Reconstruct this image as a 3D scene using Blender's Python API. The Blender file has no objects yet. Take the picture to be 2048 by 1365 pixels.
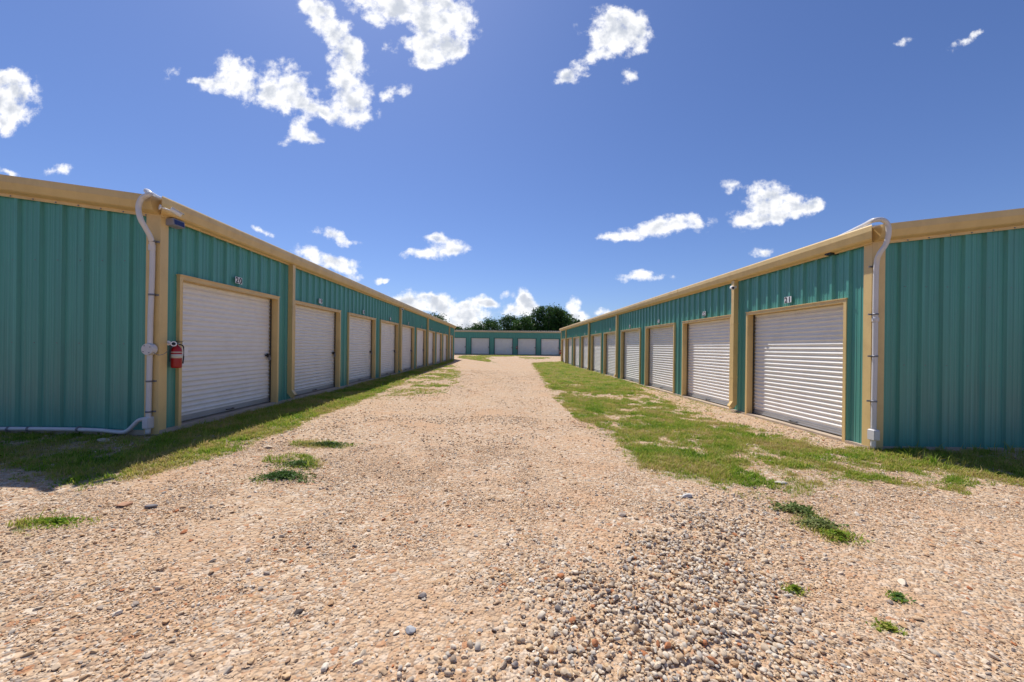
import bpy, bmesh, math, random
import numpy as np
from mathutils import Vector, Matrix

random.seed(7)
rng = np.random.default_rng(7)
SC = bpy.context.scene
COL = SC.collection

# ------------------------------------------------------------------ camera
F = 780.0                      # focal length in photo pixels (photo is 2048 wide)
CZ = 1.40
ROLL = math.radians(0.7)
cam_d = bpy.data.cameras.new("camera")
cam = bpy.data.objects.new("camera", cam_d)
COL.objects.link(cam)
cam_d.sensor_width = 36.0
cam_d.lens = 36.0 * F / 2048.0
cam_d.shift_x = 16.0 / 2048.0
cam_d.shift_y = 12.5 / 2048.0
cam_d.clip_start = 0.05
cam_d.clip_end = 5000
cam.matrix_world = Matrix.Translation((0, 0, CZ)) @ Matrix.Rotation(math.pi/2, 4, 'X') @ Matrix.Rotation(ROLL, 4, 'Z')
SC.camera = cam

# ------------------------------------------------------------------ light
SUN_DIR = Vector((-1.0, 2.2, 4.0)).normalized()          # towards the sun
SUN_EL = math.asin(SUN_DIR.z)
SUN_ROT = math.atan2(SUN_DIR.x, SUN_DIR.y)
sun_d = bpy.data.lights.new("sun", 'SUN')
sun_d.energy = 5.0
sun_d.angle = math.radians(0.53)
sun_d.color = (1.0, 0.95, 0.87)
sun = bpy.data.objects.new("sun", sun_d)
COL.objects.link(sun)
sun.rotation_euler = (-SUN_DIR).to_track_quat('-Z', 'Y').to_euler()
SKY_STRENGTH = 0.104
CLOUD_WHITE = 1.02

SC.render.engine = 'CYCLES'
SC.cycles.use_denoising = True
SC.cycles.max_bounces = 6
SC.cycles.diffuse_bounces = 4
SC.cycles.glossy_bounces = 3
SC.cycles.transparent_max_bounces = 8
SC.view_settings.view_transform = 'Standard'
SC.view_settings.look = 'None'
SC.view_settings.gamma = 1.0
SC.view_settings.use_curve_mapping = False
SC.view_settings.exposure = 0.12

# clouds: (x, y, half width, half height, tilt in degrees, weight), directions given in
# pixels of the photo about the straight-ahead direction
CLOUDS = [
 (430,168,48,20,10,1),(470,140,44,34,0,1.1),(500,182,50,30,10,1.0),(565,160,46,40,0,.9),(600,205,50,36,15,1.1),(560,198,46,26,0,.85),
 (395,160,24,9,10,.8),(700,165,44,46,0,1.15),(705,220,52,36,0,1.2),(650,228,36,16,20,.85),
 (692,108,44,34,25,1.1),(672,62,42,30,40,1.1),(638,28,36,30,40,1.1),(618,5,30,26,0,1),(715,95,26,20,0,.7),
 (745,12,60,30,15,1.0),(790,-5,70,30,0,1.1),(835,22,60,36,10,1.2),(872,52,44,44,10,1.2),(862,98,42,34,0,1.1),(828,92,34,18,0,.9),
 (895,108,42,24,-15,1),(932,38,26,34,-30,1),(918,78,30,30,10,.8),(900,10,50,24,0,.9),(848,125,30,16,0,.8),(758,50,26,14,30,.5),(775,100,18,16,0,.45),
 (788,184,28,16,-20,1),(598,258,28,20,-25,.9),(600,280,44,13,-5,.8),(628,276,26,12,15,.8),(345,147,26,14,-30,.5),(1260,150,20,15,-20,.8),
 (1235,58,54,34,-35,1.1),(1220,30,40,24,0,.9),(1258,84,44,30,-10,1.1),(1205,98,42,26,-30,1),(1155,140,48,16,-30,.9),(1130,155,26,16,0,.8),(1180,60,26,20,0,.6),(1280,50,28,26,0,.7),
 (22,190,60,44,10,1.2),(15,232,44,34,0,1),(5,165,40,30,0,1),(0,210,50,50,0,1),(118,345,32,14,-10,.85),(15,350,26,9,10,.8),(150,357,18,6,0,.4),
 (1535,392,50,30,0,1.2),(1580,415,70,24,0,1.2),(1490,438,40,24,0,1.1),(1540,436,56,16,-5,1),(1630,415,26,14,0,.8),(1465,371,28,14,-5,.85),
 (1360,443,60,18,-6,1.2),(1300,463,70,18,-6,1.1),(1235,476,44,11,-4,.9),(1395,455,28,14,0,.8),(1280,553,62,9,-2,1),(1530,505,28,9,0,.8),
 (890,484,48,16,10,1),(852,508,54,13,-6,1),(918,496,24,11,0,.8),(868,476,24,9,0,.7),
 (662,468,40,11,10,.9),(697,484,26,9,0,.8),(527,463,24,7,20,.8),(615,505,30,18,20,.7),(650,522,46,18,8,.9),(688,528,34,16,0,.9),(705,552,34,14,20,.8),
 (755,560,14,7,0,.7),(775,562,8,5,0,.6),
 (838,600,46,22,5,1.1),(872,606,40,22,0,1.1),(800,600,30,16,0,.7),(905,634,56,26,0,1.1),(955,604,34,13,-8,1.1),(985,608,26,10,0,1),(930,620,24,14,0,.8),
 (958,634,34,14,0,.8),(925,655,50,12,0,.7),(1015,590,16,9,-30,.6),(1042,592,18,18,0,1.1),(1055,608,26,20,0,1),(1030,618,24,12,0,.9),(1016,632,26,13,0,.75),(1066,630,32,16,0,.75),
 (880,652,60,12,0,.75),(960,657,40,10,0,.7),(1120,655,40,14,0,.6),(1152,606,18,12,-40,.9),(1148,632,22,18,20,.9),(1158,650,26,20,0,.9),(1205,628,22,7,0,.6),
 (1928,82,38,10,-30,.68),(1955,66,18,6,-20,.5),(1805,78,20,8,-15,.42),
]

def make_world():
    w = bpy.data.worlds.new("World"); SC.world = w
    w.use_nodes = True
    nt = w.node_tree; nt.nodes.clear()
    N = nt.nodes.new; L = nt.links.new
    out = N('ShaderNodeOutputWorld'); bg = N('ShaderNodeBackground')
    L(bg.outputs[0], out.inputs[0])
    sky = N('ShaderNodeTexSky'); sky.sky_type = 'NISHITA'
    sky.sun_disc = False; sky.sun_elevation = SUN_EL; sky.sun_rotation = SUN_ROT
    sky.altitude = 200; sky.air_density = 1.0; sky.dust_density = 0.55; sky.ozone_density = 2.2
    tc = N('ShaderNodeTexCoord')
    sep = N('ShaderNodeSeparateXYZ'); L(tc.outputs['Generated'], sep.inputs[0])
    def math_(op, a, b=None, c=None, clamp=False):
        n = N('ShaderNodeMath'); n.operation = op; n.use_clamp = clamp
        for i, v in enumerate((a, b, c)):
            if v is None: continue
            if isinstance(v, (int, float)): n.inputs[i].default_value = v
            else: L(v, n.inputs[i])
        return n.outputs[0]
    dx, dy, dz = sep.outputs
    yy = math_('MAXIMUM', dy, 0.08)
    u = math_('DIVIDE', dx, yy); v = math_('DIVIDE', dz, yy)
    P = N('ShaderNodeCombineXYZ'); L(u, P.inputs[0]); L(v, P.inputs[1])
    # wisps: warp the direction by noise
    wn = N('ShaderNodeTexNoise'); wn.inputs['Scale'].default_value = 14; wn.inputs['Detail'].default_value = 4
    L(P.outputs[0], wn.inputs['Vector'])
    sub = N('ShaderNodeVectorMath'); sub.operation = 'SUBTRACT'; L(wn.outputs['Color'], sub.inputs[0]); sub.inputs[1].default_value = (.5, .5, .5)
    mad = N('ShaderNodeVectorMath'); mad.operation = 'MULTIPLY_ADD'; L(sub.outputs[0], mad.inputs[0]); mad.inputs[1].default_value = (.05, .045, 0); L(P.outputs[0], mad.inputs[2])
    PW = mad.outputs[0]
    total = None
    cr, sr = math.cos(ROLL), math.sin(ROLL)
    for (x, y, a, b, t, wgt) in CLOUDS:
        ddx, ddy = x-1008, y-695
        cx = (ddx*cr + ddy*sr)/F; cy = -(-ddx*sr + ddy*cr)/F
        m = N('ShaderNodeMapping'); m.vector_type = 'TEXTURE'
        m.inputs['Location'].default_value = (cx, cy, 0)
        m.inputs['Rotation'].default_value = (0, 0, -math.radians(t))
        m.inputs['Scale'].default_value = (a*1.28/F, b*1.3/F, 1)
        L(PW, m.inputs['Vector'])
        g = N('ShaderNodeTexGradient'); g.gradient_type = 'SPHERICAL'
        L(m.outputs[0], g.inputs[0])
        if total is None: total = math_('MULTIPLY', g.outputs['Fac'], wgt)
        else: total = math_('MULTIPLY_ADD', g.outputs['Fac'], wgt, total)
    front = math_('MULTIPLY', math_('SUBTRACT', dy, 0.1), 6, clamp=True)
    total = math_('MULTIPLY', total, front)
    # the rest of the sky carries scattered fair-weather clouds too
    zz = math_('MAXIMUM', dz, 0.02)
    zz = math_('ADD', zz, .12)
    Q = N('ShaderNodeCombineXYZ'); L(math_('DIVIDE', dx, zz), Q.inputs[0]); L(math_('DIVIDE', dy, zz), Q.inputs[1])
    qn = N('ShaderNodeTexNoise'); qn.inputs['Scale'].default_value = 1.6; qn.inputs['Detail'].default_value = 6; qn.inputs['Roughness'].default_value = .6
    L(Q.outputs[0], qn.inputs['Vector'])
    q = math_('MULTIPLY', math_('SUBTRACT', qn.outputs['Fac'], .56), 7, clamp=True)
    back = math_('SUBTRACT', 1.0, math_('MULTIPLY', math_('SUBTRACT', dy, 0.45), -6, clamp=True))
    notview = math_('SUBTRACT', 1.0, back)
    total = math_('MULTIPLY_ADD', q, notview, total)
    # billows
    n1 = N('ShaderNodeTexNoise'); n1.inputs['Scale'].default_value = 27; n1.inputs['Detail'].default_value = 9; n1.inputs['Roughness'].default_value = .60
    L(P.outputs[0], n1.inputs['Vector'])
    n2 = N('ShaderNodeTexNoise'); n2.inputs['Scale'].default_value = 24; n2.inputs['Detail'].default_value = 8; n2.inputs['Roughness'].default_value = .55
    P2 = N('ShaderNodeVectorMath'); P2.operation = 'ADD'; L(P.outputs[0], P2.inputs[0]); P2.inputs[1].default_value = (3.1, 7.7, 1.3); L(P2.outputs[0], n2.inputs['Vector'])
    d = math_('MULTIPLY_ADD', math_('SUBTRACT', n1.outputs['Fac'], .5), 2.5, math_('MINIMUM', total, .95))
    mr = N('ShaderNodeMapRange'); mr.interpolation_type = 'SMOOTHSTEP'
    L(d, mr.inputs[0]); mr.inputs[1].default_value = .16; mr.inputs[2].default_value = .98
    mask = math_('MULTIPLY', mr.outputs[0], math_('MULTIPLY', total, 6, clamp=True))
    # thick middles are greyer than the thin sunlit rims (the sun stands behind the clouds)
    mr2 = N('ShaderNodeMapRange'); mr2.interpolation_type = 'SMOOTHSTEP'
    thick = math_('MULTIPLY_ADD', math_('SUBTRACT', n2.outputs['Fac'], .5), 2.6, math_('MINIMUM', total, 1.1))
    L(thick, mr2.inputs[0]); mr2.inputs[1].default_value = .70; mr2.inputs[2].default_value = 1.55
    cc = N('ShaderNodeMix'); cc.data_type = 'RGBA'
    L(mr2.outputs[0], cc.inputs['Factor'])
    cc.inputs['A'].default_value = (CLOUD_WHITE, CLOUD_WHITE, CLOUD_WHITE*1.01, 1)
    cc.inputs['B'].default_value = (.58, .62, .70, 1)
    tint = N('ShaderNodeMix'); tint.data_type = 'RGBA'; tint.blend_type = 'MULTIPLY'; tint.inputs['Factor'].default_value = 1
    L(sky.outputs[0], tint.inputs['A']); tint.inputs['B'].default_value = (SKY_STRENGTH*.63, SKY_STRENGTH*.735, SKY_STRENGTH*1.03, 1)
    mix = N('ShaderNodeMix'); mix.data_type = 'RGBA'
    L(mask, mix.inputs['Factor']); L(tint.outputs['Result'], mix.inputs['A']); L(cc.outputs['Result'], mix.inputs['B'])
    L(mix.outputs['Result'], bg.inputs[0]); bg.inputs[1].default_value = 1.0
    w.cycles.sampling_method = 'MANUAL'; w.cycles.sample_map_resolution = 512
make_world()

# ------------------------------------------------------------------ helpers
def ray(x, y):
    ddx, ddy = x-1008, y-695
    c, s = math.cos(ROLL), math.sin(ROLL)
    return (ddx*c + ddy*s)/F, -(-ddx*s + ddy*c)/F
def at_y(x, y, Y):                       # point of the vertical plane Y = const seen at photo pixel x, y
    u, v = ray(x, y); return Vector((u*Y, Y, CZ + v*Y))
def at_x(x, y, X):
    u, v = ray(x, y); Y = X/u; return Vector((X, Y, CZ + v*Y))

def props(o, label=None, cat=None, group=None, kind=None):
    if label: o['label'] = label
    if cat: o['category'] = cat
    if group: o['group'] = group
    if kind: o['kind'] = kind
    return o
def root(name, loc, rz=0, **k):
    o = bpy.data.objects.new(name, None); COL.objects.link(o)
    o.location = loc; o.rotation_euler = (0, 0, rz); o.empty_display_size = .2
    return props(o, **k)
def link(name, me, parent=None, loc=(0, 0, 0), rot=(0, 0, 0), **k):
    o = bpy.data.objects.new(name, me); COL.objects.link(o)
    o.parent = parent; o.location = loc; o.rotation_euler = rot
    return props(o, **k)

class MB:
    def __init__(s): s.v = []; s.f = []; s.sm = []
    def quad(s, *p, smooth=False):
        i = len(s.v); s.v += [tuple(q) for q in p]; s.f.append(tuple(range(i, i+len(p)))); s.sm.append(smooth)
    def box(s, a, b, M=None):
        (x0, y0, z0), (x1, y1, z1) = a, b
        P = [Vector(q) for q in ((x0,y0,z0),(x1,y0,z0),(x1,y1,z0),(x0,y1,z0),(x0,y0,z1),(x1,y0,z1),(x1,y1,z1),(x0,y1,z1))]
        if M: P = [M @ q for q in P]
        i = len(s.v); s.v += [tuple(q) for q in P]
        for f in ((0,3,2,1),(4,5,6,7),(0,1,5,4),(1,2,6,5),(2,3,7,6),(3,0,4,7)):
            s.f.append(tuple(i+k for k in f)); s.sm.append(False)
    def sweep(s, prof, path, closed=True, cap=True, smooth=False):
        """prof: list of rings already placed is path; path: list of lists of points"""
        n = len(path[0]); i = len(s.v)
        for r in path: s.v += [tuple(q) for q in r]
        for k in range(len(path)-1):
            for j in range(n if closed else n-1):
                a = i+k*n+j; b = i+k*n+(j+1) % n
                s.f.append((a, b, b+n, a+n)); s.sm.append(smooth)
        if cap and closed:
            s.f.append(tuple(i+j for j in range(n))[::-1]); s.sm.append(False)
            e = i+(len(path)-1)*n; s.f.append(tuple(e+j for j in range(n))); s.sm.append(False)
    def tube(s, pts, r, n=12, radii=None):
        pts = [Vector(p) for p in pts]; rings = []
        up = None
        for k, p in enumerate(pts):
            t = (pts[min(k+1, len(pts)-1)] - pts[max(k-1, 0)]).normalized()
            if up is None:
                up = Vector((0, 0, 1)) if abs(t.z) < .9 else Vector((1, 0, 0))
            a = (up - t*up.dot(t)).normalized(); b = t.cross(a); up = a
            rr = radii[k] if radii else r
            rings.append([p + (a*math.cos(q*2*math.pi/n) + b*math.sin(q*2*math.pi/n))*rr for q in range(n)])
        s.sweep(None, rings, smooth=True)
    def lathe(s, prof, c=(0,0,0), axis='Z', n=20):
        rings = []
        c = Vector(c)
        for r, h in prof:
            ring = []
            for q in range(n):
                t = q*2*math.pi/n
                if axis == 'Z': ring.append(c+Vector((r*math.cos(t), r*math.sin(t), h)))
                elif axis == 'Y': ring.append(c+Vector((r*math.cos(t), h, -r*math.sin(t))))
                else: ring.append(c+Vector((h, r*math.cos(t), r*math.sin(t))))
            rings.append(ring)
        s.sweep(None, rings, smooth=True)
    def mesh(s, name, mat, auto=None):
        me = bpy.data.meshes.new(name)
        me.from_pydata(s.v, [], s.f); me.materials.append(mat)
        me.polygons.foreach_set('use_smooth', s.sm)
        if auto:
            me.set_sharp_from_angle(angle=math.radians(auto))
        me.update()
        return me
def catmull(P, n=6):
    P = [Vector(p) for p in P]; out = []
    Q = [P[0]*2-P[1]] + P + [P[-1]*2-P[-2]]
    for i in range(1, len(Q)-2):
        for k in range(n):
            t = k/n
            out.append(.5*((2*Q[i]) + (Q[i+1]-Q[i-1])*t + (2*Q[i-1]-5*Q[i]+4*Q[i+1]-Q[i+2])*t*t + (3*Q[i]-Q[i-1]-3*Q[i+1]+Q[i+2])*t**3))
    out.append(P[-1]); return out

# ------------------------------------------------------------------ materials
def mat(name, col, rough=.5, metal=0, var=.0, scale=(3, 3, 3), bump=0, bscale=40, dirt=None, dirt_amt=0, spec=.5, rnd=0, coat=0):
    m = bpy.data.materials.new(name); m.use_nodes = True
    nt = m.node_tree; N = nt.nodes.new; L = nt.links.new
    b = nt.nodes['Principled BSDF']
    b.inputs['Roughness'].default_value = rough; b.inputs['Metallic'].default_value = metal
    b.inputs['Specular IOR Level'].default_value = spec
    tc = N('ShaderNodeTexCoord'); mp = N('ShaderNodeMapping'); mp.inputs['Scale'].default_value = scale
    gm = N('ShaderNodeNewGeometry')
    L(gm.outputs['Position'], mp.inputs[0])
    n = N('ShaderNodeTexNoise'); n.inputs['Scale'].default_value = 1; n.inputs['Detail'].default_value = 6; n.inputs['Roughness'].default_value = .65
    L(mp.outputs[0], n.inputs['Vector'])
    hsv = N('ShaderNodeHueSaturation'); hsv.inputs['Color'].default_value = (*col, 1)
    mr = N('ShaderNodeMapRange'); L(n.outputs['Fac'], mr.inputs[0]); mr.inputs[1].default_value = .25; mr.inputs[2].default_value = .75
    mr.inputs[3].default_value = 1-var; mr.inputs[4].default_value = 1+var
    val = mr.outputs[0]
    if rnd:
        oi = N('ShaderNodeObjectInfo'); m2 = N('ShaderNodeMapRange'); L(oi.outputs['Random'], m2.inputs[0]); m2.inputs[3].default_value = 1-rnd; m2.inputs[4].default_value = 1+rnd
        mm = N('ShaderNodeMath'); mm.operation = 'MULTIPLY'; L(val, mm.inputs[0]); L(m2.outputs[0], mm.inputs[1]); val = mm.outputs[0]
    L(val, hsv.inputs['Value'])
    c = hsv.outputs[0]
    if dirt:
        n2 = N('ShaderNodeTexNoise'); n2.inputs['Scale'].default_value = 2.2; n2.inputs['Detail'].default_value = 8; n2.inputs['Roughness'].default_value = .7
        L(gm.outputs['Position'], n2.inputs['Vector'])
        r = N('ShaderNodeMapRange'); L(n2.outputs['Fac'], r.inputs[0]); r.inputs[1].default_value = .5; r.inputs[2].default_value = .8; r.inputs[4].default_value = dirt_amt
        mx = N('ShaderNodeMix'); mx.data_type = 'RGBA'; L(r.outputs[0], mx.inputs['Factor']); L(c, mx.inputs['A']); mx.inputs['B'].default_value = (*dirt, 1)
        c = mx.outputs['Result']
    L(c, b.inputs['Base Color'])
    if bump:
        n3 = N('ShaderNodeTexNoise'); n3.inputs['Scale'].default_value = bscale; n3.inputs['Detail'].default_value = 4
        L(gm.outputs['Position'], n3.inputs['Vector'])
        bp = N('ShaderNodeBump'); bp.inputs['Strength'].default_value = 1; bp.inputs['Distance'].default_value = bump
        L(n3.outputs['Fac'], bp.inputs['Height']); L(bp.outputs[0], b.inputs['Normal'])
    return m
M_TEAL = mat('teal_painted_steel', (.088, .305, .248), .32, var=.22, scale=(22, 22, .3), bump=.0010, bscale=3, dirt=(.11, .23, .20), dirt_amt=.35, rnd=.05)
M_GOLD = mat('tan_gold_trim_paint', (.70, .50, .215), .42, var=.10, scale=(4, 4, 1), bump=.001, bscale=5, dirt=(.34, .20, .09), dirt_amt=.35, rnd=.04)
M_DOOR = mat('white_curtain_paint', (.80, .775, .73), .36, var=.04, scale=(3, 3, 2), dirt=(.42, .36, .30), dirt_amt=.25, rnd=.05)
M_DARK = mat('dark_gap_shade', (.03, .03, .035), .6)  # near-black colour stands in for shade in the gaps beside the curtain
M_ALU = mat('galvanised_bar', (.42, .43, .45), .4, metal=.6, var=.1)
M_ROOF = mat('white_roof_sheet', (.7, .7, .7), .45, var=.05)
M_CONC = mat('concrete_slab', (.46, .37, .28), .9, var=.2, scale=(6, 6, 6), bump=.004, bscale=40, dirt=(.25, .17, .1), dirt_amt=.6)
M_PVC = mat('white_plastic_pipe', (.62, .60, .60), .4, var=.06, dirt=(.4, .36, .32), dirt_amt=.3)
M_STRAP = mat('grey_strap', (.22, .22, .24), .5, metal=.4)
M_BLACK = mat('black_plastic', (.012, .012, .014), .4)
M_WHITE = mat('white_plastic', (.75, .75, .75), .35)
M_RED = mat('red_enamel', (.36, .006, .010), .28, var=.05)
M_LENS = mat('dark_blue_glass', (.02, .025, .10), .12)
M_GREYBOX = mat('grey_lamp_housing', (.25, .25, .30), .5)
M_PAPER = mat('paper_label', (.62, .58, .50), .7)
M_INK = mat('black_ink', (.015, .015, .02), .6)
M_BEIGE = mat('faded_beige_trim', (.55, .47, .33), .5, var=.08)
M_TRIMTEAL = mat('dark_teal_trim', (.035, .16, .14), .5, var=.1)

# ------------------------------------------------------------------ noise fields for scatter and terrain
def vnoise(x, y, s, seed=0):
    x = np.asarray(x)/s; y = np.asarray(y)/s
    xi = np.floor(x).astype(np.int64); yi = np.floor(y).astype(np.int64)
    fx = x-xi; fy = y-yi; fx = fx*fx*(3-2*fx); fy = fy*fy*(3-2*fy)
    def h(a, b):
        n = (a*374761393 + b*668265263 + seed*974634777) & 0xffffffff
        n = ((n ^ (n >> 13))*1274126177) & 0xffffffff
        return ((n ^ (n >> 16)) & 0xffff)/65535.0
    return (h(xi, yi)*(1-fx)+h(xi+1, yi)*fx)*(1-fy) + (h(xi, yi+1)*(1-fx)+h(xi+1, yi+1)*fx)*fy
def fbm(x, y, s, seed=0, o=4):
    t = 0; a = .5; tot = 0
    for k in range(o):
        t = t + a*vnoise(x, y, s/2**k, seed+k*17); tot += a; a *= .5
    return t/tot
def sstep(e0, e1, x):
    t = np.clip((x-e0)/(e1-e0), 0, 1); return t*t*(3-2*t)

def gz(x, y):
    x = np.asarray(x, float); y = np.asarray(y, float)
    t = np.clip((x+4.9)/10.2, 0, 1)
    b = .150*(1-t) + .005*t
    b = b + sstep(26, 50, y)*(.36-b)*1.0
    rut = -.03*np.exp(-((x+.95)/.35)**2) - .03*np.exp(-((x-.75)/.35)**2)
    away = sstep(0, .6, np.abs(4.7+x)) * sstep(0, .6, np.abs(5.28-x))
    n = (fbm(x, y, 2.2, 3)-.5)*.07 + (fbm(x, y, .5, 9)-.5)*.022
    fade = np.exp(-np.clip(np.abs(y)-14, 0, None)/14)
    return b + rut*sstep(3, 7, y)*fade + n*(.25+.75*away)*(.3+.7*fade)
def gz1(x, y): return float(gz(np.array([x]), np.array([y]))[0])
def g(x, y):
    """ground point under photo pixel x, y"""
    u, v = ray(x, y); z = .08
    for _ in range(6):
        Y = (CZ-z)/(-v); z = gz1(u*Y, Y)
    return (u*Y, Y)

def inpoly(px, py, poly):
    r = np.zeros(px.shape, bool); n = len(poly); j = n-1
    for i in range(n):
        xi, yi = poly[i]; xj, yj = poly[j]
        c = ((yi > py) != (yj > py)) & (px < (xj-xi)*(py-yi)/((yj-yi)+1e-12)+xi)
        r ^= c; j = i
    return r
def soft(px, py, poly, w, seed=0):
    """1 inside, ragged soft edge of about w metres"""
    acc = np.zeros(px.shape)
    K = 9
    for k in range(K):
        a = k*2.399; rr = w*math.sqrt(k/K)
        acc += inpoly(px+rr*math.cos(a)+(fbm(px, py, .45, seed)-.5)*w*1.6, py+rr*math.sin(a)+(fbm(px, py, .45, seed+5)-.5)*w*1.6, poly)
    return acc/K

G = lambda pts: [g(*p) for p in pts]
P_RIGHT = G([(1066,727),(1085,750),(1105,780),(1140,812),(1190,850),(1235,885),(1270,915),(1300,945),(1400,962),(1480,985),(1555,995),(1610,985),(1700,962),(1800,972),(1870,962),(1950,962),(2030,970)]) + [(6.4, 3.95), (7.5, 4.0), (9, 4.5), (9, 5.7), (5.3, 5.7), (5.3, 36)]
P_BARE = G([(1255,768),(1300,790),(1400,830),(1500,858),(1600,880),(1675,900)]) + [(5.3, 5.9), (5.3, 14)]
P_LEFT = G([(905,724),(850,742),(800,768),(740,795),(690,815),(640,835),(570,865),(490,890),(440,912),(350,932),(290,955),(225,968),(120,950),(0,938)]) + [(-9, 3.9), (-9, 5.5), (-4.7, 5.5), (-4.7, 36)]
P_LEFT2 = G([(60,950),(190,940),(260,950),(215,968),(130,975)])
P_MIDL = G([(905,728),(915,745),(905,775),(870,790),(800,800),(750,800),(800,770),(850,745)])
P_PATCHES = [G(q) for q in (
  [(580,886),(640,880),(720,890),(700,900),(600,897)],
  [(20,1050),(80,1036),(158,1038),(140,1052),(60,1068),(20,1062)],
  [(75,1028),(110,1020),(105,1032)],
  [(1860,945),(1960,965),(1925,990),(1870,975)],
  [(1265,915),(1340,905),(1350,945),(1300,950)],
  [(1100,790),(1180,800),(1230,850),(1180,860)],
  [(1590,1172),(1610,1175),(1605,1190),(1575,1186)],
  [(1740,1245),(1790,1250),(1790,1268),(1755,1266)],
  [(1712,1165),(1742,1170),(1735,1178)],
  [(550,900),(640,915),(640,940),(520,935)],
  [(1000,728),(960,722),(915,716),(910,711),(960,714)],
)]
P_PILE = G([(1530,1000),(1450,995),(1330,1015),(1290,1050),(1250,1100),(1190,1150),(1120,1215),(1000,1275),(860,1325),(780,1400)]) + [(-.4, 1.2), (1.35, 1.2)] + G([(1640,1365),(1620,1250),(1560,1180),(1500,1100),(1540,1050),(1600,1010)])
P_DIRT = G([(1620,1080),(1800,1010),(2048,985),(2300,1000),(2400,1365),(1700,1365),(1640,1250)])
P_SHADE_STONES = G([(0,945),(150,952),(260,945),(330,950),(240,985),(0,1000)])

def grass_field(x, y):
    n = fbm(x, y, .8, 31); n2 = fbm(x, y, .22, 37)
    r = soft(x, y, P_RIGHT, .22, 3)
    bare = soft(x, y, P_BARE, .25, 4)
    a = r*np.clip(.66+(n-.44)*2.8+(n2-.5)*2.6, .08, 1)*(1-.88*bare)
    # the drive-side rim of the right verge is thin and dry
    b = soft(x, y, P_LEFT, .16, 6)*np.clip(.9+(n-.40)*2.4+(n2-.5)*1.5, .1, 1)
    c = soft(x, y, P_LEFT2, .15, 7)*.8
    m = soft(x, y, P_MIDL, .35, 8)*np.clip((n-.42)*3+(n2-.5)*2.5, 0, .4)
    out = np.maximum.reduce([a, b, c, m])
    for k, p in enumerate(P_PATCHES):
        out = np.maximum(out, soft(x, y, p, .05, 40+k)*np.clip(.2+(n2-.4)*3.5, 0, .9))
    far = sstep(38, 42, y)*(1-sstep(49.5, 50.5, y))*np.clip((fbm(x, y, 2.5, 77)-.48)*5, 0, .5)*(np.abs(x) < 5)
    return np.maximum(out, far)

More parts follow.
